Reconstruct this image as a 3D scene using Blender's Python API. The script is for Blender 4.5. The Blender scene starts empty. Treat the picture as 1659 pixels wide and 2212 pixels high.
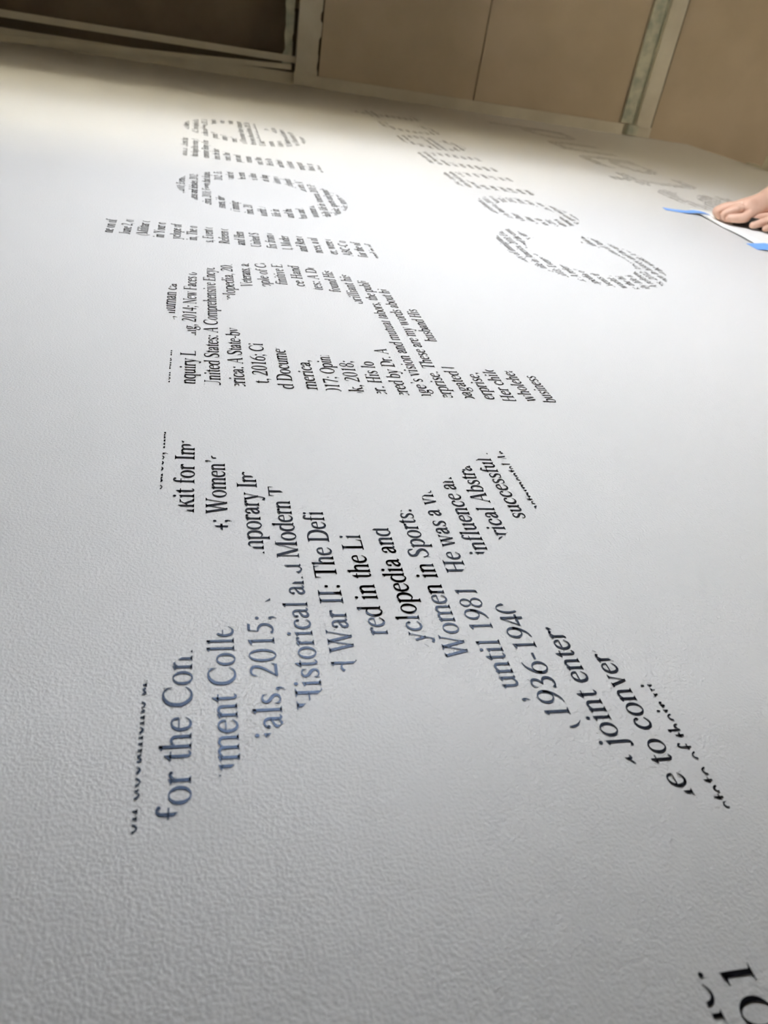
import bpy, bmesh, math, random
from mathutils import Vector, Matrix

random.seed(7)
SC = bpy.context.scene
COL = SC.collection
L = 0.0175            # one text line of the lettering, in metres
FLOOR_V = -152.0      # floor level measured in text lines below the first line
U_END = 163.5         # the lettered wall meets the panelled wall here


def W(u, v, h=0.0):
    """u along the lettered wall, v up the wall, h out from the wall (text lines) -> metres"""
    return Vector((u * L, -h * L, (v - FLOOR_V) * L))


# ------------------------------------------------------------------ camera, light, exposure
R_U = (0.19417432, 0.56012314, -0.80533124)
R_N = (-0.14828343, 0.82828248, 0.54033338)
R_V = (-0.96969498, -0.01449841, -0.24388817)
if R_U[2] < 0:
    R_U = tuple(-a for a in R_U)
cam_d = bpy.data.cameras.new('camera')
cam = bpy.data.objects.new('camera', cam_d)
COL.objects.link(cam)
cam_d.sensor_fit = 'AUTO'
cam_d.sensor_width = 36.0
cam_d.lens = 1650.0 / 2212.0 * 36.0
cam_d.clip_start = 0.005
cam_d.dof.use_dof = True
cam_d.dof.focus_distance = 0.48
cam_d.dof.aperture_fstop = 14.0
m = Matrix(((R_U[0], -R_U[1], -R_U[2]), (R_N[0], -R_N[1], -R_N[2]), (R_V[0], -R_V[1], -R_V[2]))).to_4x4()
m.translation = W(0, 0.0646, 13.5347)
cam.matrix_world = m
SC.camera = cam

SC.view_settings.view_transform = 'Standard'
SC.view_settings.look = 'None'
SC.view_settings.gamma = 1.0
SC.view_settings.use_curve_mapping = False
SC.view_settings.exposure = 0.0

# two windows and an added low fill light, all outside the picture, and the open end of the hall (world) light the place
ENERGY_A, ENERGY_B, ENERGY_WORLD = 185.0, 28.5, 0.6
WIN_A = dict(h0=84.0, h1=205.0, v0=4.0, v1=58.0)           # high window in the panelled wall
WIN_B = dict(u0=38.0, u1=88.0, v0=-46.0, v1=4.0, h=60.0)   # window in the wall facing the lettering


def daylight(p, sx, sy, rot, energy, color):
    wl = bpy.data.lights.new('window_daylight', 'AREA')
    wl.shape = 'RECTANGLE'
    wl.size = sx * L
    wl.size_y = sy * L
    wl.color = color
    wl.energy = energy
    o = bpy.data.objects.new('window_daylight', wl)
    COL.objects.link(o)
    o.matrix_world = Matrix.Translation(p) @ Matrix(rot).to_4x4()


world = bpy.data.worlds.new('world')
SC.world = world
world.use_nodes = True
bg = world.node_tree.nodes['Background']
bg.inputs['Color'].default_value = (0.95, 0.86, 0.72, 1)
bg.inputs['Strength'].default_value = ENERGY_WORLD

w = WIN_A        # shines along -X
daylight(W(U_END + 7.5, (w['v0'] + w['v1']) / 2, (w['h0'] + w['h1']) / 2), w['v1'] - w['v0'], w['h1'] - w['h0'],
         ((0, 0, 1), (0, 1, 0), (-1, 0, 0)), ENERGY_A, (1.0, 0.87, 0.62))
w = WIN_B        # shines along +Y
daylight(W((w['u0'] + w['u1']) / 2, (w['v0'] + w['v1']) / 2, w['h'] + 7.5), w['u1'] - w['u0'], w['v1'] - w['v0'],
         ((1, 0, 0), (0, 0, -1), (0, 1, 0)), ENERGY_B, (0.99, 0.98, 1.0))


def low_fill(p, aim, energy, color, size):
    wl = bpy.data.lights.new('low_fill', 'AREA')
    wl.shape = 'DISK'
    wl.size = size
    wl.color = color
    wl.energy = energy
    o = bpy.data.objects.new('low_fill', wl)
    COL.objects.link(o)
    p = W(*p)
    o.matrix_world = Matrix.Translation(p) @ (W(*aim) - p).to_track_quat('-Z', 'Y').to_matrix().to_4x4()


low_fill((95, -140, 14), (163, -40, 20), 4.8, (1.0, 0.88, 0.70), 0.30)      # low warm light, added to brighten the lower panelled wall


# ------------------------------------------------------------------ materials
def mat(name, col, rough=0.6, spec=0.5):
    mt = bpy.data.materials.new(name)
    mt.use_nodes = True
    b = mt.node_tree.nodes['Principled BSDF']
    b.inputs['Base Color'].default_value = (*col, 1)
    b.inputs['Roughness'].default_value = rough
    b.inputs['Specular IOR Level'].default_value = spec
    return mt


def add_noise_colour(mt, scale, c0, c1, detail=4.0, lo=0.35, hi=0.65):
    nt = mt.node_tree
    b = nt.nodes['Principled BSDF']
    tc = nt.nodes.new('ShaderNodeTexCoord')
    nz = nt.nodes.new('ShaderNodeTexNoise')
    nz.inputs['Scale'].default_value = scale
    nz.inputs['Detail'].default_value = detail
    rp = nt.nodes.new('ShaderNodeValToRGB')
    rp.color_ramp.elements[0].position = lo
    rp.color_ramp.elements[1].position = hi
    rp.color_ramp.elements[0].color = (*c0, 1)
    rp.color_ramp.elements[1].color = (*c1, 1)
    nt.links.new(tc.outputs['Object'], nz.inputs['Vector'])
    nt.links.new(nz.outputs['Fac'], rp.inputs['Fac'])
    nt.links.new(rp.outputs['Color'], b.inputs['Base Color'])


def add_bump(mt, scale, strength, dist, detail=2.0, vec='Object'):
    nt = mt.node_tree
    b = nt.nodes['Principled BSDF']
    tc = nt.nodes.new('ShaderNodeTexCoord')
    nz = nt.nodes.new('ShaderNodeTexNoise')
    nz.inputs['Scale'].default_value = scale
    nz.inputs['Detail'].default_value = detail
    nz.inputs['Roughness'].default_value = 0.55
    bp = nt.nodes.new('ShaderNodeBump')
    bp.inputs['Strength'].default_value = strength
    bp.inputs['Distance'].default_value = dist
    nt.links.new(tc.outputs[vec], nz.inputs['Vector'])
    nt.links.new(nz.outputs['Fac'], bp.inputs['Height'])
    nt.links.new(bp.outputs['Normal'], b.inputs['Normal'])


M_PAINT = mat('white_eggshell_paint', (0.70, 0.69, 0.672), 0.42, 0.5)
add_bump(M_PAINT, 680.0, 0.9, 0.0006, 3.0)
M_VINYL = mat('black_vinyl', (0.010, 0.010, 0.013), 0.24, 0.32)
M_VINYL.node_tree.nodes['Principled BSDF'].inputs['Specular Tint'].default_value = (0.40, 0.60, 1.0, 1)   # blue of the reflected sky, put into the tint
M_TAN = mat('tan_board', (0.50, 0.40, 0.27), 0.75, 0.2)
add_noise_colour(M_TAN, 5.0, (0.48, 0.40, 0.285), (0.55, 0.46, 0.335))
M_TRIM = mat('white_trim_paint', (0.66, 0.63, 0.54), 0.5, 0.4)
add_noise_colour(M_TRIM, 9.0, (0.55, 0.51, 0.40), (0.64, 0.60, 0.48))
M_GREY = mat('grey_green_primer', (0.40, 0.42, 0.36), 0.6, 0.3)
add_noise_colour(M_GREY, 30.0, (0.36, 0.38, 0.30), (0.58, 0.58, 0.45))
M_GAP = mat('dark_gap', (0.06, 0.045, 0.03), 0.9, 0.1)
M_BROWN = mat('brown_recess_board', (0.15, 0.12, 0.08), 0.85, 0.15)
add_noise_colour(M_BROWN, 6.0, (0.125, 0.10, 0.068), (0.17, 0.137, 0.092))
M_CEIL = mat('ceiling_paint', (0.7, 0.68, 0.62), 0.8, 0.2)
M_FLOOR = mat('concrete_floor', (0.36, 0.32, 0.25), 0.7, 0.3)
add_noise_colour(M_FLOOR, 3.0, (0.32, 0.28, 0.22), (0.40, 0.35, 0.28))
M_TAPE = mat('blue_masking_tape', (0.20, 0.42, 0.92), 0.55, 0.3)
M_PAPER = mat('white_paper', (0.94, 0.93, 0.90), 0.6, 0.3)
M_CREAM = mat('cream_paper', (0.86, 0.80, 0.66), 0.6, 0.3)
M_SKIN = mat('skin', (0.62, 0.36, 0.25), 0.5, 0.4)
add_noise_colour(M_SKIN, 40.0, (0.70, 0.43, 0.31), (0.78, 0.51, 0.38))
M_NAIL = mat('nail', (0.75, 0.48, 0.40), 0.35, 0.5)
M_SHIRT = mat('navy_cotton', (0.05, 0.07, 0.13), 0.9, 0.1)
M_JEANS = mat('denim', (0.08, 0.12, 0.22), 0.9, 0.1)
M_HAIR = mat('brown_hair', (0.06, 0.035, 0.02), 0.6, 0.3)
M_SHOE = mat('black_rubber', (0.03, 0.03, 0.03), 0.7, 0.3)
M_DARK = mat('arm_shadow_dark', (0.035, 0.025, 0.022), 0.9, 0.1)  # near-black of the slab that imitates the arm's shadow
M_GLASS = mat('window_glass', (0.9, 0.95, 1.0), 0.02, 0.5)
M_GLASS.node_tree.nodes['Principled BSDF'].inputs['Transmission Weight'].default_value = 1.0
M_GLASS.node_tree.nodes['Principled BSDF'].inputs['IOR'].default_value = 1.02


# ------------------------------------------------------------------ object helpers
def mesh_obj(name, verts, faces, material, parent=None, smooth=False):
    me = bpy.data.meshes.new(name)
    me.from_pydata([tuple(v) for v in verts], [], faces)
    me.materials.append(material)
    if smooth:
        for p in me.polygons:
            p.use_smooth = True
    me.update()
    o = bpy.data.objects.new(name, me)
    COL.objects.link(o)
    if parent is not None:
        o.parent = parent
        o.matrix_parent_inverse = parent.matrix_world.inverted()
    return o


def bm_obj(name, bm, material, parent=None, smooth=False):
    me = bpy.data.meshes.new(name)
    bmesh.ops.recalc_face_normals(bm, faces=bm.faces)
    bm.to_mesh(me)
    bm.free()
    me.materials.append(material)
    if smooth:
        for p in me.polygons:
            p.use_smooth = True
    o = bpy.data.objects.new(name, me)
    COL.objects.link(o)
    if parent is not None:
        o.parent = parent
        o.matrix_parent_inverse = parent.matrix_world.inverted()
    return o


def box_bm(u0, u1, v0, v1, h0, h1, bevel=0.0, bm=None):
    bm = bm or bmesh.new()
    vs = [bm.verts.new(W(u, v, h)) for u in (u0, u1) for v in (v0, v1) for h in (h0, h1)]
    fs = []
    for q in ((0, 1, 3, 2), (4, 6, 7, 5), (0, 4, 5, 1), (2, 3, 7, 6), (0, 2, 6, 4), (1, 5, 7, 3)):
        fs.append(bm.faces.new([vs[i] for i in q]))
    if bevel:
        es = list({e for f in fs for e in f.edges})
        bmesh.ops.bevel(bm, geom=es, offset=bevel * L, segments=2, affect='EDGES')
    return bm


def tag(o, label, cat, group=None):
    o['label'] = label
    o['category'] = cat
    if group:
        o['group'] = group
    return o


def struct(o):
    o['kind'] = 'structure'
    return o


def empty(name, loc):
    o = bpy.data.objects.new(name, None)
    o.location = loc
    COL.objects.link(o)
    o.matrix_world = Matrix.Translation(loc)
    return o


# ------------------------------------------------------------------ the setting
WALL_V0 = -101.7
struct(bm_obj('wall_back', box_bm(-180, U_END, WALL_V0, 62, -7, 0), M_PAINT))


def far_panel(bm, v0, v1, h0, h1, depth=0.0):
    box_bm(U_END + depth, U_END + 7, v0, v1, h0, h1, 0, bm)


wb = bmesh.new()
HB, HF = -60, 330
far_panel(wb, FLOOR_V, -92.0, HB, HF)                                 # lowest board
far_panel(wb, -92.0, -52.75, HB, HF)                                  # boards either side of the seam
far_panel(wb, -52.45, -19.0, HB, HF)
far_panel(wb, -52.75, -52.45, HB, HF, 0.6)
far_panel(wb, -19.0, WIN_A['v0'], WIN_A['h0'], HF)
far_panel(wb, WIN_A['v0'], WIN_A['v1'], WIN_A['h1'], HF)
far_panel(wb, WIN_A['v1'], 62, WIN_A['h0'], HF)
box_bm(136, U_END, -52, 62, 24, 27, 0, wb)                             # unseen return wall, added to shade the corner from the high window
struct(bm_obj('wall_right', wb, M_TAN))
wb = bmesh.new()
w = WIN_B
FE = 98.0                                                             # the facing wall stops here, the hall is wider beyond
box_bm(-180, FE, FLOOR_V, w['v0'], w['h'], w['h'] + 7, 0, wb)
box_bm(-180, FE, w['v1'], 62, w['h'], w['h'] + 7, 0, wb)
box_bm(-180, w['u0'], w['v0'], w['v1'], w['h'], w['h'] + 7, 0, wb)
box_bm(w['u1'], FE, w['v0'], w['v1'], w['h'], w['h'] + 7, 0, wb)
box_bm(93, 98, FLOOR_V, 62, 26.5, w['h'], 0, wb)                              # unseen piers, added to shade the corner and the near end
box_bm(18, 25.0, FLOOR_V, 62, 28, w['h'], 0, wb)  # this one dims the lettering nearest the camera
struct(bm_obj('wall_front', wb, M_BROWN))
struct(bm_obj('wall_left', box_bm(-180, U_END + 7, FLOOR_V, 62, -67, -60), M_TAN))
struct(bm_obj('floor', box_bm(-180, U_END + 7, FLOOR_V - 6, FLOOR_V, -60, 337), M_FLOOR))
struct(bm_obj('ceiling', box_bm(-180, U_END + 7, 62, 66, -60, 337), M_CEIL))
struct(bm_obj('trim_1', box_bm(U_END - 0.55, U_END, -92.2, 62, -0.2, 2.0, 0.08), M_TRIM))           # corner strip
# recessed boarding above the upper rail
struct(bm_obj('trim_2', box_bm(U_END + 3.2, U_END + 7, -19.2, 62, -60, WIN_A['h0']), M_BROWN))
struct(bm_obj('trim_3', box_bm(U_END - 1.0, U_END - 0.2, -20.2, 62, 3.55, 4.65, 0.08), M_TRIM))       # thin upright strip
bm = bmesh.new()                                                                                   # leaning strip
pts = [(-16.5, 2.45, 3.3), (33, -0.05, 1.05), (62, -1.5, -0.4)]
ring = []
for (v, a, b) in pts:
    ring.append([bm.verts.new(W(u, v, h)) for (u, h) in ((U_END - 1.2, a), (U_END - 1.2, b), (U_END - 0.6, b), (U_END - 0.6, a))])
for r0, r1 in zip(ring, ring[1:]):
    for i in range(4):
        bm.faces.new([r0[i], r0[(i + 1) % 4], r1[(i + 1) % 4], r1[i]])
bm.faces.new(ring[0])
bm.faces.new(ring[-1])
struct(bm_obj('trim_4', bm, M_TRIM))
# upper rail: painted face, grey edge, dark joint
r1 = struct(bm_obj('trim_5', box_bm(U_END - 1.5, U_END, -20.0, -17.15, 1.6, 41.0, 0.1), M_TRIM))


def ragged(name, v0, v1, h0, h1, u, amp, material, parent, rng, n=60, both=False):
    """a strip on the panelled wall whose lower edge is uneven, like cut-in paint"""
    bm = bmesh.new()
    prev = None
    a = 0
    for i in range(n + 1):
        h = h0 + (h1 - h0) * i / n
        if i % 2 == 0:
            a = rng.uniform(-amp, amp)
        b = rng.uniform(-amp, amp) if both else 0
        cur = [bm.verts.new(W(uu, vv, h)) for uu, vv in ((u, v0 + a), (u, v1 + b), (u + 0.25, v1 + b), (u + 0.25, v0 + a))]
        if prev:
            for k in range(4):
                bm.faces.new([prev[k], prev[(k + 1) % 4], cur[(k + 1) % 4], cur[k]])
        else:
            bm.faces.new(cur)
        prev = cur
    bm.faces.new(prev)
    return bm_obj(name, bm, material, parent)


rng = random.Random(3)
ragged('smeared_edge', -21.3, -19.9, 1.9, 41, U_END - 0.25, 0.3, M_TRIM, r1, rng)
ragged('grey_edge', -16.6, -15.0, 2.4, 41, U_END - 0.6, 0.25, M_GREY, r1, rng, 50, True)
bm_obj('dark_joint', box_bm(U_END - 0.9, U_END - 0.2, -17.15, -16.5, 2.4, 12.0), M_GAP, r1)
bm_obj('block', box_bm(U_END - 1.7, U_END - 0.4, -20.2, -17.0, 0.35, 2.3, 0.12), M_TRIM, r1)
bm_obj('dark_line', box_bm(U_END - 0.12, U_END + 0.1, -21.75, -21.3, 1.9, 41), M_GAP, r1)  # thin dark strip along the lower edge of the upper rail
r2 = struct(bm_obj('trim_6', box_bm(U_END - 1.3, U_END, -91.5, -88.0, 1.7, 300.0, 0.12), M_TRIM))
ragged('grey_edge', -88.0, -84.9, 2.2, 300, U_END - 0.5, 0.25, M_GREY, r2, rng, 220)
bm_obj('dark_line', box_bm(U_END - 0.25, U_END + 0.1, -92.2, -91.5, -0.2, 300), M_GAP, r2)  # thin dark strip below the lower rail
bm_obj('loose_chip', box_bm(U_END - 1.5, U_END - 0.4, -88.8, -86.2, 0.2, 2.1, 0.2), M_GREY, r2)
# painted bead under the lettered wall
t7 = struct(bm_obj('trim_7', box_bm(100, 141.5, -103.0, -101.7, -1.4, 0.35, 0.05), M_TRIM))
bm_obj('end_block', box_bm(130.2, 136.8, -104.6, -101.75, 0.2, 2.3, 0.15), M_TRIM, t7)

# window in the panelled wall (outside the picture, the daylight comes through it)
a, b, v0, v1 = WIN_A['h0'], WIN_A['h1'], WIN_A['v0'], WIN_A['v1']
bm = bmesh.new()
for (y0, y1, h0, h1) in ((v0, v0 + 3, a, b), (v1 - 3, v1, a, b), (v0 + 3, v1 - 3, a, a + 3), (v0 + 3, v1 - 3, b - 3, b), (v0 + 3, v1 - 3, 143, 145)):
    box_bm(U_END + 1, U_END + 4, y0, y1, h0, h1, 0, bm)
wf = struct(bm_obj('window_1', bm, M_TRIM))
bm_obj('glass', box_bm(U_END + 2.3, U_END + 2.6, v0 + 3, v1 - 3, a + 3, b - 3), M_GLASS, wf)
a, b, v0, v1 = WIN_B['u0'], WIN_B['u1'], WIN_B['v0'], WIN_B['v1']
hh = WIN_B['h']
bm = bmesh.new()
for (y0, y1, u0, u1) in ((v0, v0 + 2, a, b), (v1 - 2, v1, a, b), (v0 + 2, v1 - 2, a, a + 2), (v0 + 2, v1 - 2, b - 2, b)):
    box_bm(u0, u1, y0, y1, hh + 1, hh + 4, 0, bm)
wf = struct(bm_obj('window_2', bm, M_TRIM))
bm_obj('glass', box_bm(a + 2, b - 2, v0 + 2, v1 - 2, hh + 2.3, hh + 2.6), M_GLASS, wf)

# ------------------------------------------------------------------ serif lettering, drawn stroke by stroke (1000 = one em)
DET = 4


def S(pts, det=None):
    """variable-width stroke through (x, y, width) points -> list of quads"""
    det = det or DET
    P = [pts[0]] + list(pts) + [pts[-1]]
    out = []
    for i in range(1, len(P) - 2):
        p0, p1, p2, p3 = P[i - 1:i + 3]
        for k in range(det):
            t = k / det
            out.append(tuple(0.5 * (2 * b + (c - a) * t + (2 * a - 5 * b + 4 * c - d) * t * t + (3 * b - a - 3 * c + d) * t ** 3)
                             for a, b, c, d in zip(p0, p1, p2, p3)))
    out.append(tuple(pts[-1]))
    q = []
    prev = None
    for i, (x, y, w) in enumerate(out):
        a = out[max(i - 1, 0)]
        b = out[min(i + 1, len(out) - 1)]
        dx, dy = b[0] - a[0], b[1] - a[1]
        ln = math.hypot(dx, dy) or 1
        nx, ny = -dy / ln * w / 2, dx / ln * w / 2
        cur = ((x + nx, y + ny), (x - nx, y - ny))
        if prev:
            q.append([prev[0], cur[0], cur[1], prev[1]])
        prev = cur
    return q


def R(cx, cy, rx, ry, wx, wy, a0=0.0, a1=360.0, tilt=0.0):
    n = max(6, int(DET * 7 * abs(a1 - a0) / 360))
    q = []
    prev = None
    for i in range(n + 1):
        a = math.radians(a0 + (a1 - a0) * i / n)
        b = a + math.radians(tilt)
        o = (cx + rx * math.cos(a), cy + ry * math.sin(a))
        k = (cx + (rx - wx) * math.cos(b), cy + (ry - wy) * math.sin(b))
        if prev:
            q.append([prev[0], o, k, prev[1]])
        prev = (o, k)
    return q


def dot(x, y, r):
    n = 5 + DET
    return [[(x + r * math.cos(6.2832 * i / n), y + r * math.sin(6.2832 * i / n)) for i in range(n)]]


def B(x0, y0, x1, y1):
    return [[(x0, y0), (x1, y0), (x1, y1), (x0, y1)]]


def V(x, y0, y1, w=82):
    return B(x - w / 2, y0, x + w / 2, y1)


def D(x0, y0, x1, y1, w):
    return [[(x0 - w / 2, y0), (x0 + w / 2, y0), (x1 + w / 2, y1), (x1 - w / 2, y1)]]


def F(x, y, hw, d=1, w=82):
    """bracketed serif, d = 1 upwards from a foot, -1 downwards from a head"""
    return [[(x - hw, y), (x + hw, y), (x + hw, y + 17 * d), (x - hw, y + 17 * d)],
            [(x - hw * .85, y + 17 * d), (x + hw * .85, y + 17 * d), (x + w / 2, y + 50 * d), (x - w / 2, y + 50 * d)]]


def G(x, y, w=82):
    """flag serif at the head of a lower-case stem"""
    a = x - w / 2
    return [[(a - 62, y - 62), (a, y - 84), (a, y - 26), (a - 62, y - 44)], [(a, y - 84), (x + w / 2, y - 84), (x + w / 2, y + 12), (a, y - 26)]]


def mir(q, c):
    return [[(2 * c - x, y) for x, y in p] for p in q]


def rot(q, cx, cy):
    return [[(2 * cx - x, 2 * cy - y) for x, y in p] for p in q]


def arch(x0, x1, top=452):
    return S([(x0 + 34, 355, 22), (x0 + 90, top - 42, 50), (x0 + 165, top - 22, 62), (x1 - 18, top - 62, 82), (x1, 310, 82), (x1, 200, 82), (x1, 0, 82)])


def bowl(x, s=1):
    b = S([(x + 35, 375, 22), (x + 110, 428, 46), (x + 205, 425, 66), (x + 300, 345, 86), (x + 330, 222, 90), (x + 300, 95, 84), (x + 215, 18, 54),
           (x + 125, 5, 38), (x + 38, 60, 24)])
    return b


def glyphs():
    g = {}
    g['a'] = (444, S([(78, 335, 70), (105, 398, 50), (190, 435, 44), (275, 405, 70), (318, 320, 82), (318, 110, 82), (338, 48, 62), (378, 38, 40), (432, 70, 20)])
              + S([(318, 280, 26), (220, 235, 42), (110, 180, 66), (78, 110, 84), (110, 45, 74), (180, 32, 56), (258, 68, 36), (318, 125, 22)]) + dot(88, 335, 44))
    g['b'] = (500, V(105, 20, 683) + G(105, 683) + bowl(105))
    g['c'] = (444, S([(382, 330, 50), (345, 405, 50), (258, 436, 40), (150, 398, 72), (78, 295, 86), (68, 205, 88), (110, 85, 82), (200, 25, 60), (310, 35, 42), (408, 115, 20)]) + dot(366, 340, 46))
    g['d'] = (500, mir(bowl(105), 250) + V(395, 20, 683) + G(395, 683) + [[(395, 0), (470, 12), (490, 34), (395, 60)]])
    g['e'] = (444, B(100, 262, 385, 292) + S([(392, 275, 56), (375, 365, 66), (320, 425, 48), (240, 437, 38), (140, 397, 68), (78, 295, 86), (68, 212, 88), (108, 88, 84), (198, 25, 62), (312, 38, 42), (410, 130, 20)]))
    g['f'] = (333, S([(150, 0, 82), (150, 300, 82), (150, 520, 82), (168, 612, 72), (225, 660, 52), (290, 655, 48)]) + dot(308, 626, 44) + B(28, 418, 300, 450) + F(150, 0, 108))
    g['g'] = (500, R(232, 300, 165, 158, 76, 30) + S([(150, 172, 30), (112, 112, 50), (150, 70, 64), (300, 45, 74), (410, 5, 74)])
              + R(238, -92, 210, 118, 62, 34) + [[(355, 420), (345, 385), (470, 395), (470, 430)]])
    g['h'] = (500, V(110, 0, 683) + G(110, 683) + arch(110, 375) + F(110, 0, 92) + F(375, 0, 92))
    g['i'] = (278, V(140, 0, 400) + G(140, 460) + F(140, 0, 100) + dot(132, 615, 54))
    g['j'] = (278, S([(150, 400, 82), (150, 150, 82), (150, -80, 80), (125, -170, 58), (45, -198, 44)]) + G(150, 460) + dot(40, -182, 42) + dot(142, 615, 54))
    g['k'] = (500, V(110, 0, 683) + G(110, 683) + F(110, 0, 92) + D(165, 215, 365, 440, 42) + [[(190, 262), (258, 310), (470, 0), (372, 0)]] + F(370, 450, 92, -1, 46) + F(420, 0, 88, 1, 98))
    g['l'] = (278, V(140, 0, 683) + G(140, 683) + F(140, 0, 100))
    g['m'] = (778, V(112, 0, 400) + G(112, 460) + arch(112, 390) + arch(390, 668) + F(112, 0, 92) + F(390, 0, 92) + F(668, 0, 92))
    g['n'] = (500, V(110, 0, 400) + G(110, 460) + arch(110, 375) + F(110, 0, 92) + F(375, 0, 92))
    g['o'] = (500, R(250, 220, 222, 236, 88, 32, 0, 360, 8))
    g['p'] = (500, V(105, -217, 400) + G(105, 460) + bowl(105) + F(105, -217, 95))
    g['q'] = (500, V(395, -217, 450) + mir(bowl(105), 250) + F(395, -217, 95))
    g['r'] = (333, V(110, 0, 400) + G(110, 460) + F(110, 0, 96) + S([(140, 330, 22), (195, 405, 48), (250, 432, 58), (308, 420, 56)]) + dot(292, 408, 44))
    g['s'] = (389, S([(328, 325, 20), (300, 405, 38), (215, 437, 40), (118, 402, 62), (98, 338, 74), (155, 262, 86), (250, 205, 88), (312, 130, 80), (298, 52, 62), (200, 13, 40), (95, 42, 36), (55, 140, 20)])
              + [[(318, 430), (334, 430), (334, 310), (322, 310)], [(50, 150), (64, 150), (60, 0), (48, 0)]])
    g['t'] = (278, S([(130, 470, 80), (130, 300, 82), (130, 110, 80), (152, 40, 64), (206, 26, 48), (268, 70, 18)]) + B(18, 418, 262, 450) + [[(18, 430), (170, 430), (168, 575), (150, 575)]])
    g['u'] = (500, S([(112, 420, 82), (112, 250, 82), (114, 120, 80), (150, 40, 70), (225, 20, 58), (310, 58, 40), (375, 110, 22)]) + V(378, 20, 400) + G(112, 450) + G(378, 450) + [[(378, 0), (455, 12), (478, 36), (378, 60)]])
    g['v'] = (500, D(100, 445, 268, -10, 88) + D(402, 445, 262, -10, 36) + F(100, 450, 92, -1, 92) + F(402, 450, 80, -1, 40))
    g['w'] = (722, D(90, 445, 240, -10, 84) + D(370, 445, 236, -10, 34) + D(350, 445, 505, -10, 84) + D(628, 445, 500, -10, 34) + F(95, 450, 88, -1, 88) + F(350, 450, 88, -1, 88) + F(628, 450, 74, -1, 40))
    g['x'] = (500, D(100, 445, 400, 0, 96) + D(395, 445, 95, 0, 36) + F(105, 450, 92, -1, 96) + F(395, 450, 80, -1, 40) + F(95, 0, 80, 1, 40) + F(400, 0, 92, 1, 96))
    g['y'] = (500, D(98, 445, 268, 0, 88) + D(408, 445, 262, 20, 36) + S([(264, 30, 36), (205, -140, 40), (155, -200, 54), (92, -190, 60)]) + dot(80, -172, 46) + F(98, 450, 92, -1, 92) + F(408, 450, 80, -1, 40))
    g['z'] = (444, B(45, 0, 400, 34) + B(45, 416, 400, 450) + D(90, 30, 355, 420, 84) + [[(385, 0), (420, 150), (408, 150), (350, 30)], [(45, 300), (57, 300), (95, 420), (50, 450)]])
    # capitals
    g['A'] = (722, D(352, 670, 100, 0, 38) + D(372, 670, 598, 0, 104) + B(175, 225, 500, 256) + F(100, 0, 86, 1, 40) + F(598, 0, 112, 1, 104) + [[(345, 640), (392, 640), (372, 690), (360, 690)]])
    g['B'] = (667, V(170, 0, 662, 98) + R(290, 500, 265, 165, 104, 32, -90, 90) + R(290, 178, 320, 180, 112, 34, -90, 90) + B(30, 0, 290, 33) + B(30, 630, 290, 662) + B(170, 332, 300, 362))
    g['C'] = (667, S([(612, 470, 22), (570, 575, 40), (455, 645, 42), (285, 625, 72), (135, 510, 102), (88, 335, 108), (122, 170, 104), (250, 42, 80), (405, 12, 52), (540, 55, 38), (628, 150, 20)]) + [[(590, 665), (606, 665), (622, 450), (604, 450)]])
    g['D'] = (722, V(165, 0, 662, 98) + S([(165, 645, 32), (350, 640, 48), (545, 555, 92), (625, 400, 110), (630, 290, 110), (555, 115, 98), (390, 24, 54), (165, 17, 32)]) + F(110, 0, 94) + F(110, 662, 94, -1))
    g['E'] = (611, V(165, 0, 662, 98) + B(25, 628, 555, 662) + B(165, 328, 400, 360) + B(25, 0, 565, 34) + [[(537, 520), (552, 520), (556, 662), (510, 640)], [(398, 250), (412, 250), (412, 440), (398, 440)], [(520, 20), (565, 0), (600, 170), (586, 170)]])
    g['F'] = (556, V(165, 0, 662, 98) + B(25, 628, 525, 662) + B(165, 318, 380, 350) + [[(507, 510), (522, 510), (528, 662), (480, 640)], [(378, 240), (392, 240), (392, 430), (378, 430)]] + F(165, 0, 138, 1, 98))
    g['G'] = (722, g['C'][1] + V(585, 60, 290, 96) + F(585, 300, 110, -1, 96))
    g['H'] = (722, V(165, 0, 662, 98) + V(557, 0, 662, 98) + B(165, 322, 557, 356) + F(165, 0, 138, 1, 98) + F(557, 0, 138, 1, 98) + F(165, 662, 138, -1, 98) + F(557, 662, 138, -1, 98))
    g['I'] = (333, V(166, 0, 662, 98) + F(166, 0, 140, 1, 98) + F(166, 662, 140, -1, 98))
    g['J'] = (389, S([(210, 640, 96), (210, 300, 96), (205, 110, 94), (160, 25, 66), (80, 20, 48)]) + dot(66, 45, 46) + F(210, 662, 138, -1, 96))
    g['K'] = (722, V(165, 0, 662, 98) + D(210, 300, 545, 650, 44) + [[(250, 380), (345, 440), (680, 0), (545, 0)]] + F(165, 0, 138, 1, 98) + F(165, 662, 138, -1, 98) + F(550, 662, 112, -1, 44) + F(610, 0, 110, 1, 110))
    g['L'] = (611, V(165, 0, 662, 98) + B(25, 0, 555, 34) + [[(510, 20), (560, 0), (596, 180), (582, 180)]] + F(165, 662, 140, -1, 98))
    g['M'] = (889, V(138, 0, 662, 38) + D(165, 662, 445, 0, 108) + D(722, 650, 438, 0, 34) + V(748, 0, 662, 98) + F(138, 0, 112, 1, 40) + F(748, 0, 124, 1, 98) + B(20, 645, 190, 662) + B(720, 645, 870, 662))
    g['N'] = (722, V(128, 0, 662, 38) + V(600, 0, 662, 38) + D(125, 662, 598, -10, 104) + F(128, 0, 108, 1, 40) + F(600, 662, 108, -1, 40) + B(12, 645, 150, 662))
    g['O'] = (722, R(361, 331, 327, 343, 112, 34, 0, 360, 5))
    g['P'] = (556, V(160, 0, 662, 98) + R(280, 485, 258, 178, 104, 32, -90, 90) + B(25, 630, 285, 662) + B(160, 307, 285, 338) + F(160, 0, 138, 1, 98))
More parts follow.
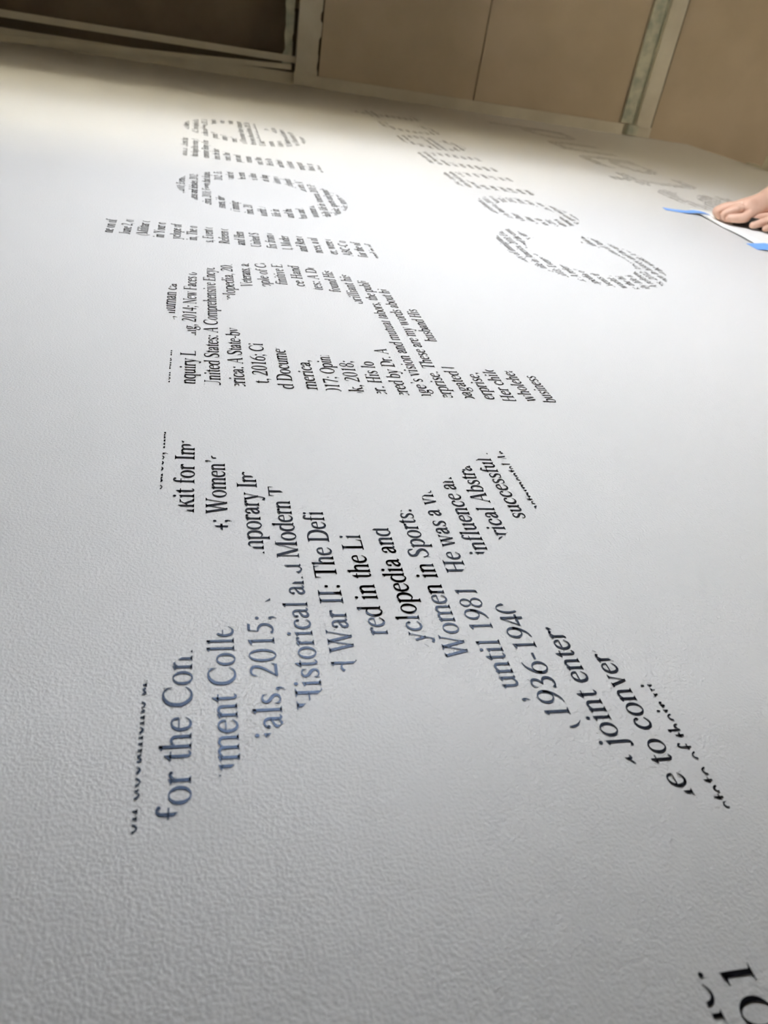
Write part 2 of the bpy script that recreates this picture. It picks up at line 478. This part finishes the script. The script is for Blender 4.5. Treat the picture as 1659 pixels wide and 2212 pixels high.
    g['R'] = (667, V(160, 0, 662, 98) + R(290, 492, 265, 170, 106, 32, -90, 90) + B(25, 630, 295, 662) + B(160, 322, 300, 352) + [[(255, 330), (370, 330), (650, 0), (530, 0)]] + F(160, 0, 138, 1, 98) + B(510, 0, 665, 17))
    g['S'] = (556, S([(455, 480, 20), (420, 590, 42), (310, 645, 46), (165, 605, 78), (125, 510, 96), (190, 400, 108), (345, 310, 112), (445, 200, 104), (435, 90, 80), (300, 18, 48), (140, 40, 42), (62, 190, 20)])
              + [[(448, 670), (464, 670), (472, 460), (456, 460)], [(50, 210), (66, 210), (62, -5), (46, -5)]])
    g['T'] = (611, V(305, 0, 640, 100) + B(25, 626, 585, 662) + F(305, 0, 140, 1, 100) + [[(20, 490), (34, 490), (75, 640), (28, 662)], [(576, 490), (590, 490), (582, 662), (535, 640)]])
    g['U'] = (722, S([(160, 640, 98), (160, 400, 98), (165, 190, 96), (230, 60, 78), (370, 20, 54), (510, 60, 44), (580, 190, 36), (585, 400, 36), (585, 640, 36)]) + F(160, 662, 140, -1, 98) + F(585, 662, 108, -1, 36))
    g['V'] = (722, D(125, 655, 370, -12, 106) + D(598, 655, 362, -12, 38) + F(125, 662, 118, -1, 106) + F(598, 662, 96, -1, 40))
    g['W'] = (944, D(110, 655, 300, -12, 102) + D(475, 655, 295, -12, 38) + D(452, 655, 650, -12, 102) + D(838, 655, 645, -12, 38) + F(112, 662, 110, -1, 102) + F(452, 662, 112, -1, 102) + F(838, 662, 88, -1, 40))
    g['Y'] = (722, D(120, 655, 358, 290, 104) + D(600, 655, 372, 290, 40) + V(362, 0, 310, 98) + F(120, 662, 112, -1, 104) + F(600, 662, 92, -1, 40) + F(362, 0, 140, 1, 98))
    # figures and points
    g['0'] = (500, R(250, 331, 222, 345, 84, 30))
    g['1'] = (500, V(268, 0, 590, 84) + F(268, 0, 118, 1, 84) + [[(120, 600), (120, 584), (226, 560), (226, 640)], [(226, 560), (310, 560), (310, 678), (226, 636)]])
    g['2'] = (500, S([(45, 500, 22), (92, 612, 46), (208, 652, 56), (335, 605, 80), (362, 505, 86), (315, 370, 74), (205, 220, 52), (60, 50, 34)]) + B(30, 0, 438, 76) + [[(400, 70), (438, 30), (478, 150), (462, 150)]])
    g['3'] = (500, S([(60, 520, 20), (110, 620, 44), (205, 655, 50), (318, 600, 74), (330, 500, 80), (270, 400, 56), (160, 345, 30)]) + S([(160, 352, 30), (290, 330, 60), (385, 240, 84), (375, 110, 84), (290, 25, 60), (170, 10, 48), (80, 40, 50)]) + dot(74, 50, 44))
    g['4'] = (500, D(322, 672, 45, 190, 40) + B(18, 160, 475, 232) + V(345, 0, 674, 84))
    g['5'] = (500, [[(160, 662), (420, 662), (440, 676), (400, 590), (158, 590)]] + D(172, 640, 122, 395, 30) + S([(118, 400, 30), (235, 385, 66), (350, 310, 88), (390, 200, 90), (335, 75, 78), (220, 10, 52), (95, 18, 50)]) + dot(80, 38, 44))
    six = S([(448, 664, 20), (290, 600, 46), (150, 450, 78), (85, 290, 92), (84, 200, 92)]) + R(252, 212, 222, 226, 84, 32)
    g['6'] = (500, six)
    g['7'] = (500, B(30, 588, 450, 662) + D(420, 610, 225, -8, 62) + [[(20, 505), (34, 505), (80, 600), (36, 640)]])
    g['8'] = (500, R(248, 505, 176, 170, 66, 30, 0, 360, 8) + R(250, 168, 206, 182, 74, 30, 0, 360, -8))
    g['9'] = (500, rot(six, 250, 331))
    g['.'] = (250, dot(125, 44, 54))
    g[','] = (250, dot(118, 44, 52) + S([(146, 46, 50), (150, -30, 42), (95, -125, 14)]))
    g[';'] = (278, dot(132, 44, 52) + S([(160, 46, 50), (164, -30, 42), (108, -125, 14)]) + dot(138, 395, 54))
    g[':'] = (278, dot(138, 44, 54) + dot(138, 395, 54))
    g['('] = (333, S([(292, 672, 12), (150, 520, 54), (88, 250, 70), (150, -20, 54), (292, -172, 12)]))
    g[')'] = (333, mir(g['('][1], 166))
    g['-'] = (333, B(40, 194, 285, 256))
    g["'"] = (250, dot(125, 620, 52) + S([(152, 622, 50), (156, 560, 42), (105, 460, 14)]))
    return g


GL_FINE = glyphs()
DET = 2
GL_MID = glyphs()
DET = 1
GL_FAR = glyphs()
DET = 4
FILL = ('Encyclopedia of American women in history and the arts; A Documentary History of immigrants, voters, veterans and reformers, 2015; '
        'Modern World Leaders and their times: the history of daily life in America, 2018; Events that shaped the century, from colonial '
        'days to the present; Music, sports and popular culture around the world: A reference guide to issues, ideas and debates, 2012; ').split(' ')


def line_quads(text, iL, iR, uL, uR, v, gl):
    """glyph quads (in u, v) of one line, stretched so the inked edges of characters iL and iR land on uL and uR"""
    xs = []
    x = 0
    for ch in text:
        xs.append(x)
        x += gl[ch][0] if ch in gl else 250
    def ink(i, fn):
        ch = text[i]
        return xs[i] + (fn(p[0] for q in gl[ch][1] for p in q) if ch in gl else 0)
    if iR is None:
        a, b = uL, 0.00096
    else:
        x0, x1 = ink(iL, min), ink(iR, max)
        b = (uR - uL) / (x1 - x0)
        a = uL - b * x0
    out = []
    for ch, x in zip(text, xs):
        if ch in gl:
            for q in gl[ch][1]:
                out.append([(a + b * (x + px), v + py * 0.00098) for px, py in q])
    return out


def ccw(p):
    s = sum(p[i][0] * p[(i + 1) % len(p)][1] - p[(i + 1) % len(p)][0] * p[i][1] for i in range(len(p)))
    return p if s > 0 else p[::-1]


def clip(poly, region):
    """convex clip of poly against a convex counter-clockwise region"""
    for i in range(len(region)):
        ax, ay = region[i]
        bx, by = region[(i + 1) % len(region)]
        if not poly:
            return poly
        out = []
        d = [(bx - ax) * (y - ay) - (by - ay) * (x - ax) for x, y in poly]
        for j in range(len(poly)):
            k = (j + 1) % len(poly)
            if d[j] >= 0:
                out.append(poly[j])
            if (d[j] > 0) != (d[k] > 0) and d[j] != d[k]:
                t = d[j] / (d[j] - d[k])
                out.append((poly[j][0] + (poly[k][0] - poly[j][0]) * t, poly[j][1] + (poly[k][1] - poly[j][1]) * t))
        poly = out
    return poly


def letter(label, region, lines, gl, group):
    """one big letter: every line of small type inside its outline is a part"""
    region = [ccw(r) for r in region]
    boxes = [(min(p[0] for p in r), max(p[0] for p in r), min(p[1] for p in r), max(p[1] for p in r)) for r in region]
    umin, umax = min(b[0] for b in boxes), max(b[1] for b in boxes)
    vmin, vmax = min(b[2] for b in boxes), max(b[3] for b in boxes)
    root = empty('vinyl_letter', W((umin + umax) / 2, vmin, 0))
    tag(root, label, 'wall letter', group)
    for quads in lines:
        bits = []
        for q in quads:
            q = ccw(q)
            x0, x1 = min(p[0] for p in q), max(p[0] for p in q)
            y0, y1 = min(p[1] for p in q), max(p[1] for p in q)
            for r, b in zip(region, boxes):
                if x1 < b[0] or x0 > b[1] or y1 < b[2] or y0 > b[3]:
                    continue
                c = clip(q, r)
                if len(c) > 2:
                    s = abs(sum(c[i][0] * c[(i + 1) % len(c)][1] - c[(i + 1) % len(c)][0] * c[i][1] for i in range(len(c))))
                    if s > 1e-6:
                        bits.append((min(p[0] for p in c), max(p[0] for p in c), c))
        # a line that is interrupted by the letter's open middle becomes two runs of type
        bits.sort(key=lambda t: t[0])
        runs, reach = [], -1e9
        for lo, hi, c in bits:
            if lo > reach + 0.75:
                runs.append([])
            runs[-1].append(c)
            reach = max(reach, hi)
        for run in runs:
            verts, faces = [], []
            for c in run:
                n = len(verts)
                verts += [W(px, py, 0.02) for px, py in c]
                faces.append(list(range(n, n + len(c))))
            mesh_obj('text_line', verts, faces, M_VINYL, root)
    return root


def filler(u0, u1, v0, v1, gl, seed, off=0.0):
    rg = random.Random(seed)
    out = []
    v = math.floor(v1 - off) + off
    while v > v0 - 1:
        t = ''
        i = rg.randrange(len(FILL))
        while len(t) < (u1 - u0 + 4) / 0.38:
            t += FILL[i % len(FILL)] + ' '
            i += 1
        out.append(line_quads(t, 0, None, u0 - rg.uniform(0.5, 3), None, v, gl))
        v -= 1
    return out


def spec(lines, gl):
    by = {}
    for (v, t, a, b) in lines:
        i = t.find('[')
        j = t.find(']') - 2 if i >= 0 else None
        t = t.replace('[', '').replace(']', '')
        by.setdefault(v, []).extend(line_quads(t, max(i, 0), j, a, b, v, gl))
    return [by[k] for k in sorted(by, reverse=True)]


def ell(cx, cy, rx, ry, wx, wy, a0=0, a1=360, n=48, ix=0.0, iy=0.0):
    k = max(4, int(n * abs(a1 - a0) / 360))
    q, prev = [], None
    for i in range(k + 1):
        a = math.radians(a0 + (a1 - a0) * i / k)
        c, s = math.cos(a), math.sin(a)
        cur = ((cx + rx * c, cy + ry * s), (cx + ix + (rx - wx) * c, cy + iy + (ry - wy) * s))
        if prev:
            q.append([prev[0], cur[0], cur[1], prev[1]])
        prev = cur
    return q


def rect(u0, v0, u1, v1):
    return [[(u0, v0), (u1, v0), (u1, v1), (u0, v1)]]


# each run of type: line, wording with the measured stretch in brackets, where that stretch starts and ends along the wall
X_LINES = [
    (1, "[on documents a]nd", 9.093, 12.843),
    (0, "[for the Co]m", 9.357, 13.304),
    (-1, "u[ment Col]le", 10.649, 14.118),
    (-2, "i[als, 2015]; V", 11.459, 14.918),
    (-3, "H[istorical and Modern] To", 12.665, 20.709),
    (-4, "d [War II: The De]fi", 13.737, 19.547),
    (-5, "r[ed in the L]i", 14.679, 18.617),
    (-6, "c[yclopedia and]", 14.004, 19.251),
    (-7, "[Women in Sports]: A", 13.414, 20.102),
    (-8, ", [until 198]1", 12.31, 15.8),
    (-9, "([1936-194]0", 11.36, 15.05),
    (-10, "a [joint enter]prise", 10.363, 14.346),
    (-11, "h[e to conv]erse", 9.149, 12.638),
    (-12, "state o[f th]eir vi", 10.133, 10.955),
    (1, "[ources, m]an", 21.192, 24.519),
    (0, "oo[lkit for I]mm", 19.965, 23.448),
    (-1, "4; [Women]'s", 19.914, 22.955),
    (-2, "em[porary] Imm", 18.574, 21.185),
    (-8, "He [was a] vis", 18.256, 20.368),
    (-9, "i[nfluence] and", 18.086, 21.359),
    (-10, "o[rical Abst]ra", 18.87, 22.622),
    (-11, "[successful] A", 19.917, 23.95),
    (-12, "ns[trumental] Ar", 21.033, 23.621),
]
P_LINES = [
    (1, "i[on and in]", 29.457, 32.571),
    (1, "[s, human] ca", 36.126, 40.248),
    (0, "I[nquiry Learning, 2014; New Faces] o", 29.22, 43.06),
    (-1, "[United States: A Comprehensive Ency]c", 29.0, 44.654),
    (-2, "e[rica: A State]-by", 29.523, 34.422),
    (-2, "cyclo[pedia, 20]15", 41.399, 45.708),
    (-3, "[t, 2016;] Ci", 29.672, 32.714),
    (-3, "[Veterans,] as", 42.159, 45.567),
    (-4, "n[d Docum]en", 29.257, 33.039),
    (-4, "peo[ple of C]o", 42.957, 46.603),
    (-5, "A[merica,] ", 29.336, 32.366),
    (-5, "[finitive E]n", 43.066, 46.85),
    (-6, "2[017; Op]ini", 29.098, 32.192),
    (-6, "voi[ce Hand]b", 43.033, 46.851),
    (-7, "o[k, 2018]; ", 29.332, 32.345),
    (-7, "Sta[tes: A D]o", 42.641, 46.541),
    (-8, "h[er. His l]o", 29.079, 32.181),
    (-8, "[found Hi]s", 42.562, 46.095),
    (-9, "off[ered by Dr]. A", 29.091, 33.25),
    (-9, "b[rilliant hi]s", 41.397, 45.563),
    (-10, "ra[nge's vision and mutual labors, the publ]i", 29.025, 44.81),
    (-11, "ent[erprise. These are my words about h]i", 29.14, 43.533),
    (-12, "pro[pagated] by", 28.991, 32.209),
    (-12, "[husband] His", 35.87, 39.055),
    (-13, "[terprise], ", 28.997, 31.958),
    (-14, "[Her chi]ldren", 29.131, 32.098),
    (-15, "[wholehe]arted", 29.285, 32.455),
    (-16, "[business]", 29.282, 32.189),
]

GU = 'vinyl letters of the upper word'
GM = 'vinyl letters of the middle word'
GD = 'vinyl letters of the lowest word'
T2 = 'made of small black type'

# upper word
letter('tail of a large letter of black type, cut off by the bottom right corner',
       rect(-4, -11.6, 5.42, -8.8),
       spec([(-9, "Press, [Inc.] and", 4.0, 5.36), (-10, "March, [201]5", 3.66, 5.40), (-11, "war and peace", 0.5, None)], GL_FINE), GL_FINE, GU)
letter('largest whole letter on the wall, an x of crisp lines of type',
       [[(8.72, 1.09), (12.97, 1.09), (25.0, -11.67), (20.6, -11.67)], [(20.95, 1.06), (25.1, 1.06), (12.45, -11.67), (8.15, -11.67)]],
       spec(X_LINES, GL_FINE), GL_FINE, GU)
letter('letter p of small black type with a long descender, after the big x',
       rect(29.25, -16.5, 32.62, 1.06) + rect(32.62, -1.75, 35.5, -0.3) + rect(32.62, -11.1, 35.5, -9.2)
       + ell(39.3, -5.3, 7.65, 6.85, 2.7, 2.75, 0, 360, 64, -1.3, -0.15)
       + [[(35.1, -11.0), (35.1, -12.0), (39.6, -12.12), (39.6, -11.0)]], spec(P_LINES, GL_FINE), GL_FINE, GU)
words = ['ne on', 'June 2,', '(Militar', 'in Your', 'yclope', 'in, The', 's, Event', 'Referen', 'and Hen', 'United S', 'fix from', 'l, Moder', 'and Ren',
         'nces, a', 'er, were', 'ABC-C', 'for the', 'and in']
letter('tall narrow letter l of short rows of type, standing right after the p', rect(50.3, -11.75, 53.85, 6.0),
       [line_quads(t + ' of', 0, None, 50.25 + 0.05 * (i % 3), None, 5 - i, GL_MID) for i, t in enumerate(words)], GL_MID, GU)
letter('round letter o of small type in the upper word, past the tall l',
       ell(66.3, -5.2, 7.65, 6.85, 2.75, 2.5, 0, 360, 56), filler(58, 74.5, -12, 1.6, GL_MID, 11), GL_MID, GU)
letter('letter r of blurred type between the o and e of the upper word',
       rect(78.6, -11.75, 82.3, 1.35) + S([(81.2, -3.4, 1.6), (82.8, -1.0, 2.6), (85.0, 0.25, 3.0), (88.3, 0.2, 3.0)], 4),
       filler(78, 89, -12, 1.5, GL_MID, 12), GL_MID, GU)
letter('last letter of the upper word, an e of blurred grey type',
       ell(97.2, -5.2, 7.8, 6.85, 2.8, 2.4, 0, 328, 56) + rect(91, -6.7, 105, -4.4), filler(89, 105.5, -12, 1.7, GL_MID, 13), GL_MID, GU)
# middle word
letter('capital C of grey type, the largest letter of the middle word',
       ell(56.9, -29.3, 8.0, 6.5, 2.9, 2.3, 32, 330, 52), filler(48, 65.5, -36, -22.7, GL_MID, 21, 0.4), GL_MID, GM)
letter('letter o of grey type in the middle word, right after the capital C', ell(72.1, -30.6, 5.5, 4.85, 2.3, 1.8, 0, 360, 48),
       filler(66, 78, -36, -25.5, GL_MID, 22, 0.4), GL_MID, GM)


def n_region(a):
    return rect(a, -35.0, a + 2.4, -26.1) + rect(a + 6.6, -35.0, a + 8.9, -28.5) + S([(a + 1.6, -28.9, 1.4), (a + 3.6, -27.2, 1.9), (a + 6.0, -27.0, 2.1), (a + 7.75, -28.6, 2.3)], 4)


letter('first letter n of the middle word, of pale type, beside the o', n_region(80.5), filler(80, 90.5, -36, -26, GL_FAR, 23, 0.4), GL_FAR, GM)
letter('second letter n of the middle word, between the other n and the e', n_region(92.7), filler(92, 102.5, -36, -26, GL_FAR, 24, 0.4), GL_FAR, GM)
letter('letter e of blurred type in the middle word, after the two letters n',
       ell(109.7, -30.5, 5.3, 4.8, 2.2, 1.7, 0, 325, 44) + rect(105, -31.6, 115, -30.0), filler(104, 115.5, -36, -25.5, GL_FAR, 25, 0.4), GL_FAR, GM)
letter('small dim lower-case c of the middle word, at the edge of the shade',
       ell(123.0, -30.4, 5.4, 4.8, 2.2, 1.7, 35, 325, 44), filler(117, 129, -36, -25.5, GL_FAR, 26, 0.4), GL_FAR, GM)
letter('faint letter t ending the middle word, in the shade by the far wall',
       rect(132.6, -34.4, 135.2, -23.5) + rect(130.6, -28.0, 138.0, -26.2) + S([(133.9, -32.5, 2.4), (134.8, -34.3, 1.9), (138.0, -34.4, 1.6)], 3),
       filler(130, 139, -36, -23, GL_FAR, 27, 0.4), GL_FAR, GM)
# lowest word
letter('capital S of dim type, first letter of the lowest word, partly behind the hand',
       S([(95.6, -59.3, 2.0), (93.0, -57.4, 2.4), (89.0, -57.5, 2.6), (86.3, -59.6, 2.8), (88.0, -61.6, 3.0), (92.0, -62.9, 3.1), (95.0, -65.2, 2.9), (93.4, -67.6, 2.6), (88.5, -68.0, 2.4), (85.5, -66.8, 2.0)], 4),
       filler(83, 98, -69, -55.5, GL_FAR, 31, 0.2), GL_FAR, GD)
letter('letter t of dim type in the lowest word, directly after the capital S',
       rect(99.6, -65.6, 102.0, -53.0) + rect(97.8, -58.1, 106.0, -56.3) + S([(100.8, -64.0, 2.4), (101.8, -65.9, 2.0), (106.3, -66.2, 1.9)], 3),
       filler(97, 107, -68, -52.5, GL_FAR, 32, 0.2), GL_FAR, GD)
letter('letter a of dim type in the lowest word, between the t and the n',
       S([(110.0, -58.0, 1.6), (112.6, -56.9, 1.9), (117.0, -57.0, 2.2), (119.3, -59.5, 2.5), (119.4, -66.4, 2.5)], 4) + ell(114.0, -63.3, 5.3, 3.2, 2.3, 1.5, 0, 360, 36),
       filler(108, 121, -67, -55.5, GL_FAR, 33, 0.2), GL_FAR, GD)
letter('letter n of dim type in the lowest word, in the shade below the corner strip',
       rect(123.9, -66.2, 126.4, -56.1) + rect(131.0, -66.2, 133.6, -59.0) + S([(125.4, -59.0, 1.5), (127.6, -57.3, 2.0), (130.5, -57.0, 2.2), (132.2, -58.8, 2.4)], 4),
       filler(123, 134.5, -67, -55.5, GL_FAR, 34, 0.2), GL_FAR, GD)
letter('almost invisible d of the lowest word, deep in the shade',
       ell(143.2, -61.3, 5.4, 5.0, 2.4, 1.8, 0, 360, 40) + rect(146.4, -66.2, 149.0, -51.0), filler(137, 150, -67, -51, GL_FAR, 35, 0.2), GL_FAR, GD)

# ------------------------------------------------------------------ transfer paper, tape, slab for the arm shadow
bm = bmesh.new()
N, Mm = 14, 10
A0, A1, B0, B1 = (83.4, -54.9), (64.5, -53.2), (83.0, -70.0), (63.5, -70.0)     # top edge ends, bottom edge ends
grid = []
for i in range(N + 1):
    row = []
    for j in range(Mm + 1):
        s, t = i / N, j / Mm
        u = (A0[0] * (1 - s) + A1[0] * s) * (1 - t) + (B0[0] * (1 - s) + B1[0] * s) * t
        v = (A0[1] * (1 - s) + A1[1] * s) * (1 - t) + (B0[1] * (1 - s) + B1[1] * s) * t
        lift = 0.05 + 0.10 * (1 - t) ** 6 * (0.4 + abs(math.sin(s * 7.5))) + 0.07 * (1 - s) ** 5
        row.append((u, v, lift))
    grid.append(row)
top = [[bm.verts.new(W(u, v, h + 0.03)) for (u, v, h) in r] for r in grid]
bot = [[bm.verts.new(W(u, v, h)) for (u, v, h) in r] for r in grid]
for i in range(N):
    for j in range(Mm):
        bm.faces.new([top[i][j], top[i + 1][j], top[i + 1][j + 1], top[i][j + 1]])
        bm.faces.new([bot[i][j], bot[i][j + 1], bot[i + 1][j + 1], bot[i + 1][j]])
for i in range(N):
    for j in (0, Mm):
        bm.faces.new([top[i][j], bot[i][j], bot[i + 1][j], top[i + 1][j]])
for j in range(Mm):
    for i in (0, N):
        bm.faces.new([top[i][j], top[i][j + 1], bot[i][j + 1], bot[i][j]])
tag(bm_obj('transfer_paper', bm, M_PAPER, None, True), 'bright white sheet of transfer paper taped to the wall under the hands', 'paper')


def tape(label, pts, width):
    """strip of tape: centre points (u, v, h), crosswise direction mostly along u"""
    bm = bmesh.new()
    prev = None
    for (u, v, h, k) in pts:
        cur = [bm.verts.new(W(u - width / 2, v + k, h)), bm.verts.new(W(u + width / 2, v - k, h)),
               bm.verts.new(W(u + width / 2, v - k, h + 0.03)), bm.verts.new(W(u - width / 2, v + k, h + 0.03))]
        if prev:
            for i in range(4):
                bm.faces.new([prev[i], prev[(i + 1) % 4], cur[(i + 1) % 4], cur[i]])
        else:
            bm.faces.new(cur)
        prev = cur
    bm.faces.new(prev)
    return tag(bm_obj('masking_tape', bm, M_TAPE), label, 'tape', 'blue tape strips on the paper')


tape('blue tape strip at the far corner of the paper, reaching onto the bare wall',
     [(82.2, -51.0, 0.02, 0.1), (81.9, -52.5, 0.03, 0.12), (81.5, -53.6, 0.12, 0.1), (81.3, -54.4, 0.3, 0.05), (81.1, -55.2, 0.32, 0.0), (81.0, -55.7, 0.26, 0.0)], 1.25)
tape('blue tape strip at the near corner of the paper, touching the picture edge',
     [(67.6, -52.6, 0.02, 0.1), (67.5, -53.3, 0.12, 0.1), (67.3, -54.4, 0.3, 0.0), (67.2, -56.6, 0.22, 0.0)], 2.2)
shadow_root = empty('arm_shadow_slab', W(76.2, -57.0, 0.4))  # dark slab added where the arm's shadow falls on the paper
tag(shadow_root, 'dark slab standing in for the arm shadow on the white paper below the fist', 'arm_shadow_slab')


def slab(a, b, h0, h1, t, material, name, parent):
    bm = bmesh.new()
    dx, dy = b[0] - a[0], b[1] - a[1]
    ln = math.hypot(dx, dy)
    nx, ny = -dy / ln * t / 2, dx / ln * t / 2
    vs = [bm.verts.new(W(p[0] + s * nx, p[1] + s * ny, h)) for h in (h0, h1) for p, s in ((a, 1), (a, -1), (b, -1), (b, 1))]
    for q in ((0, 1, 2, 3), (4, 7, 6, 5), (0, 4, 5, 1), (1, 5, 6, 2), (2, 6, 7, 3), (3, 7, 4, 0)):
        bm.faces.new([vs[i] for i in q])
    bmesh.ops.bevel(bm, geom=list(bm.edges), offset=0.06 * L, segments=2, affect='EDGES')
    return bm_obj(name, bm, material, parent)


slab((76.9, -56.3), (75.3, -59.6), 0.2, 0.5, 0.36, M_DARK, 'slab_foot', shadow_root)
slab((77.0, -56.3), (75.4, -59.6), 0.5, 1.25, 0.22, M_SHOE, 'slab_top', shadow_root)

# ------------------------------------------------------------------ the person applying the letters (only the hands and one forearm reach the picture)


def skin_mesh(name, verts, edges, radii, root_i, material, parent=None, levels=2):
    me = bpy.data.meshes.new(name)
    me.from_pydata([tuple(v) for v in verts], edges, [])
    me.materials.append(material)
    o = bpy.data.objects.new(name, me)
    COL.objects.link(o)
    md = o.modifiers.new('skin', 'SKIN')
    md.use_smooth_shade = True
    for i, r in enumerate(radii):
        sv = me.skin_vertices[0].data[i]
        sv.radius = (r, r) if not isinstance(r, tuple) else r
        sv.use_root = i == root_i
    sb = o.modifiers.new('subdivision', 'SUBSURF')
    sb.levels = levels
    sb.render_levels = levels
    if parent is not None:
        o.parent = parent
        o.matrix_parent_inverse = parent.matrix_world.inverted()
    return o


class Body:
    def __init__(self):
        self.v, self.e, self.r = [], [], []

    def add(self, p, r, link=None):
        self.v.append(W(*p))
        self.r.append(r * L if not isinstance(r, tuple) else (r[0] * L, r[1] * L))
        if link is not None:
            self.e.append((link, len(self.v) - 1))
        return len(self.v) - 1

    def chain(self, pts, link):
        for p, r in pts:
            link = self.add(p, r, link)
        return link


b = Body()
FZ = FLOOR_V
pel = b.add((76, -99, 33), (8.6, 6.4))
waist = b.chain([((76, -91, 33), (7.8, 5.6)), ((76, -82, 32.5), (8.6, 6.4)), ((76, -73, 32), (9.0, 6.4))], pel)
neck = b.chain([((76, -67.5, 31.5), 3.6), ((76, -64.5, 30.8), 3.3)], waist)
head = b.chain([((76, -61.5, 29.6), 4.2), ((76, -57.5, 29.8), 5.0), ((76, -54.0, 30.3), 4.3)], neck)
for sgn in (1, -1):
    hip = b.chain([((76 + sgn * 5.0, -103, 33), 5.2), ((76 + sgn * 5.6, -113, 32.6), 4.5), ((76 + sgn * 5.8, -125, 32), 3.2),
                   ((76 + sgn * 6.0, -133, 32.6), 3.1), ((76 + sgn * 6.2, -147, 33.4), 2.2), ((76 + sgn * 6.4, -150, 33.0), 2.2), ((76 + sgn * 7.2, -150.4, 26.5), 1.6)], pel)
# right arm and fist on the dark slab
sh = b.chain([((84.5, -69.5, 30.5), 3.9), ((86.5, -71.5, 24), 3.0), ((86.2, -73.0, 14), 2.5), ((85.2, -72.2, 7.2), 2.35), ((82.3, -67.0, 4.6), 2.15), ((79.9, -62.5, 2.95), 1.6),
              ((78.5, -59.8, 2.1), (1.05, 1.3)), ((78.1, -58.4, 1.8), (0.75, 1.4))], waist)
palm = sh


def finger(pts, link):
    return b.chain(pts, link)


finger([((77.0, -56.30, 1.75), 0.5), ((77.3, -54.90, 1.05), 0.42), ((77.2, -55.40, 0.6), 0.38), ((77.4, -56.30, 0.62), 0.38)], palm)
finger([((77.9, -56.00, 1.85), 0.5), ((78.3, -54.70, 1.05), 0.43), ((78.1, -55.30, 0.6), 0.39), ((78.2, -56.20, 0.6), 0.4)], palm)
finger([((78.9, -56.30, 1.7), 0.46), ((79.2, -55.10, 1.0), 0.4), ((79.0, -55.60, 0.55), 0.43), ((79.1, -56.40, 0.6), 0.38)], palm)
finger([((79.7, -57.00, 1.45), 0.5), ((80.0, -55.90, 0.9), 0.43), ((79.8, -56.30, 0.55), 0.38), ((79.8, -57.00, 0.6), 0.34)], palm)
finger([((77.0, -58.00, 1.3), 0.66), ((76.3, -57.00, 1.05), 0.55), ((76.5, -56.00, 0.9), 0.5), ((76.9, -55.20, 0.8), 0.4)], palm)
# left arm, hand holding the paper lower down
sh = b.chain([((67.5, -69.5, 30.5), 3.9), ((66.5, -74.5, 25), 3.0), ((68.0, -79.0, 16), 2.5), ((70.5, -77.5, 9.0), 2.3), ((74.0, -70.5, 4.6), 1.95), ((76.0, -65.5, 2.4), 1.45),
              ((76.5, -63.3, 1.6), (0.9, 1.3)), ((76.6, -62.0, 1.25), (0.65, 1.4))], waist)
palm = sh
finger([((77.7, -60.2, 1.2), 0.55), ((77.9, -58.9, 0.85), 0.48), ((77.9, -58.1, 0.6), 0.42), ((77.8, -57.6, 0.55), 0.36)], palm)
finger([((76.8, -59.8, 1.3), 0.56), ((76.8, -58.4, 0.9), 0.48), ((76.7, -57.8, 0.6), 0.42), ((76.6, -57.3, 0.55), 0.36)], palm)
finger([((75.9, -60.0, 1.2), 0.53), ((75.7, -58.7, 0.85), 0.46), ((75.6, -58.0, 0.6), 0.4), ((75.5, -57.5, 0.55), 0.35)], palm)
finger([((75.1, -60.6, 1.05), 0.47), ((74.8, -59.5, 0.8), 0.4), ((74.7, -59.0, 0.6), 0.36), ((74.6, -58.5, 0.52), 0.32)], palm)
finger([((77.8, -61.6, 1.1), 0.6), ((78.7, -60.8, 0.9), 0.52), ((79.1, -60.0, 0.7), 0.46), ((79.3, -59.4, 0.58), 0.38)], palm)
person = empty('person', W(76, FLOOR_V, 33))
tag(person, 'person reaching in with a bare forearm and fist pressing paper to the wall', 'person')
skin_mesh('body', b.v, b.e, b.r, pel, M_SKIN, person, 2)
# face: nose and ears belong to the head, hair and clothes are parts
c = Body()
i0 = c.add((76, -91, 33), (9.0, 6.8))
ch = c.chain([((76, -82, 32.5), (9.8, 7.4)), ((76, -73, 32), (9.9, 7.2)), ((76, -69, 31.8), 5.6)], i0)
c.chain([((76, -100, 33), (9.6, 7.2))], i0)
c.chain([((84.7, -69.8, 30.4), 4.7), ((86.5, -71.5, 24), 4.0), ((86.4, -72.4, 18.5), 3.9)], ch - 1)
c.chain([((67.3, -69.8, 30.4), 4.7), ((66.5, -74.5, 25), 4.0), ((67.3, -77.2, 20), 3.9)], ch - 1)
skin_mesh('shirt', c.v, c.e, c.r, i0, M_SHIRT, person, 2)
c = Body()
i0 = c.add((76, -99.5, 33), (9.4, 7.1))
for sgn in (1, -1):
    c.chain([((76 + sgn * 5.2, -104, 33), 6.1), ((76 + sgn * 5.6, -113, 32.6), 5.4), ((76 + sgn * 5.8, -125, 32), 4.2), ((76 + sgn * 6.0, -135, 32.6), 3.9), ((76 + sgn * 6.2, -147, 33.4), 3.6)], i0)
skin_mesh('trousers', c.v, c.e, c.r, i0, M_JEANS, person, 2)
for sgn in (1, -1):
    c = Body()
    i0 = c.add((76 + sgn * 6.4, -149.6, 34.5), 2.6)
    c.chain([((76 + sgn * 6.8, -149.8, 30), 2.5), ((76 + sgn * 7.3, -150.2, 25.5), 2.0)], i0)
    skin_mesh('shoe', c.v, c.e, c.r, i0, M_SHOE, person, 2)
c = Body()
i0 = c.add((76, -53.4, 31.2), 4.9)
c.chain([((76, -56.5, 32.8), 4.3), ((76, -60.5, 33.0), 3.2)], i0)
skin_mesh('hair', c.v, c.e, c.r, i0, M_HAIR, person, 2)
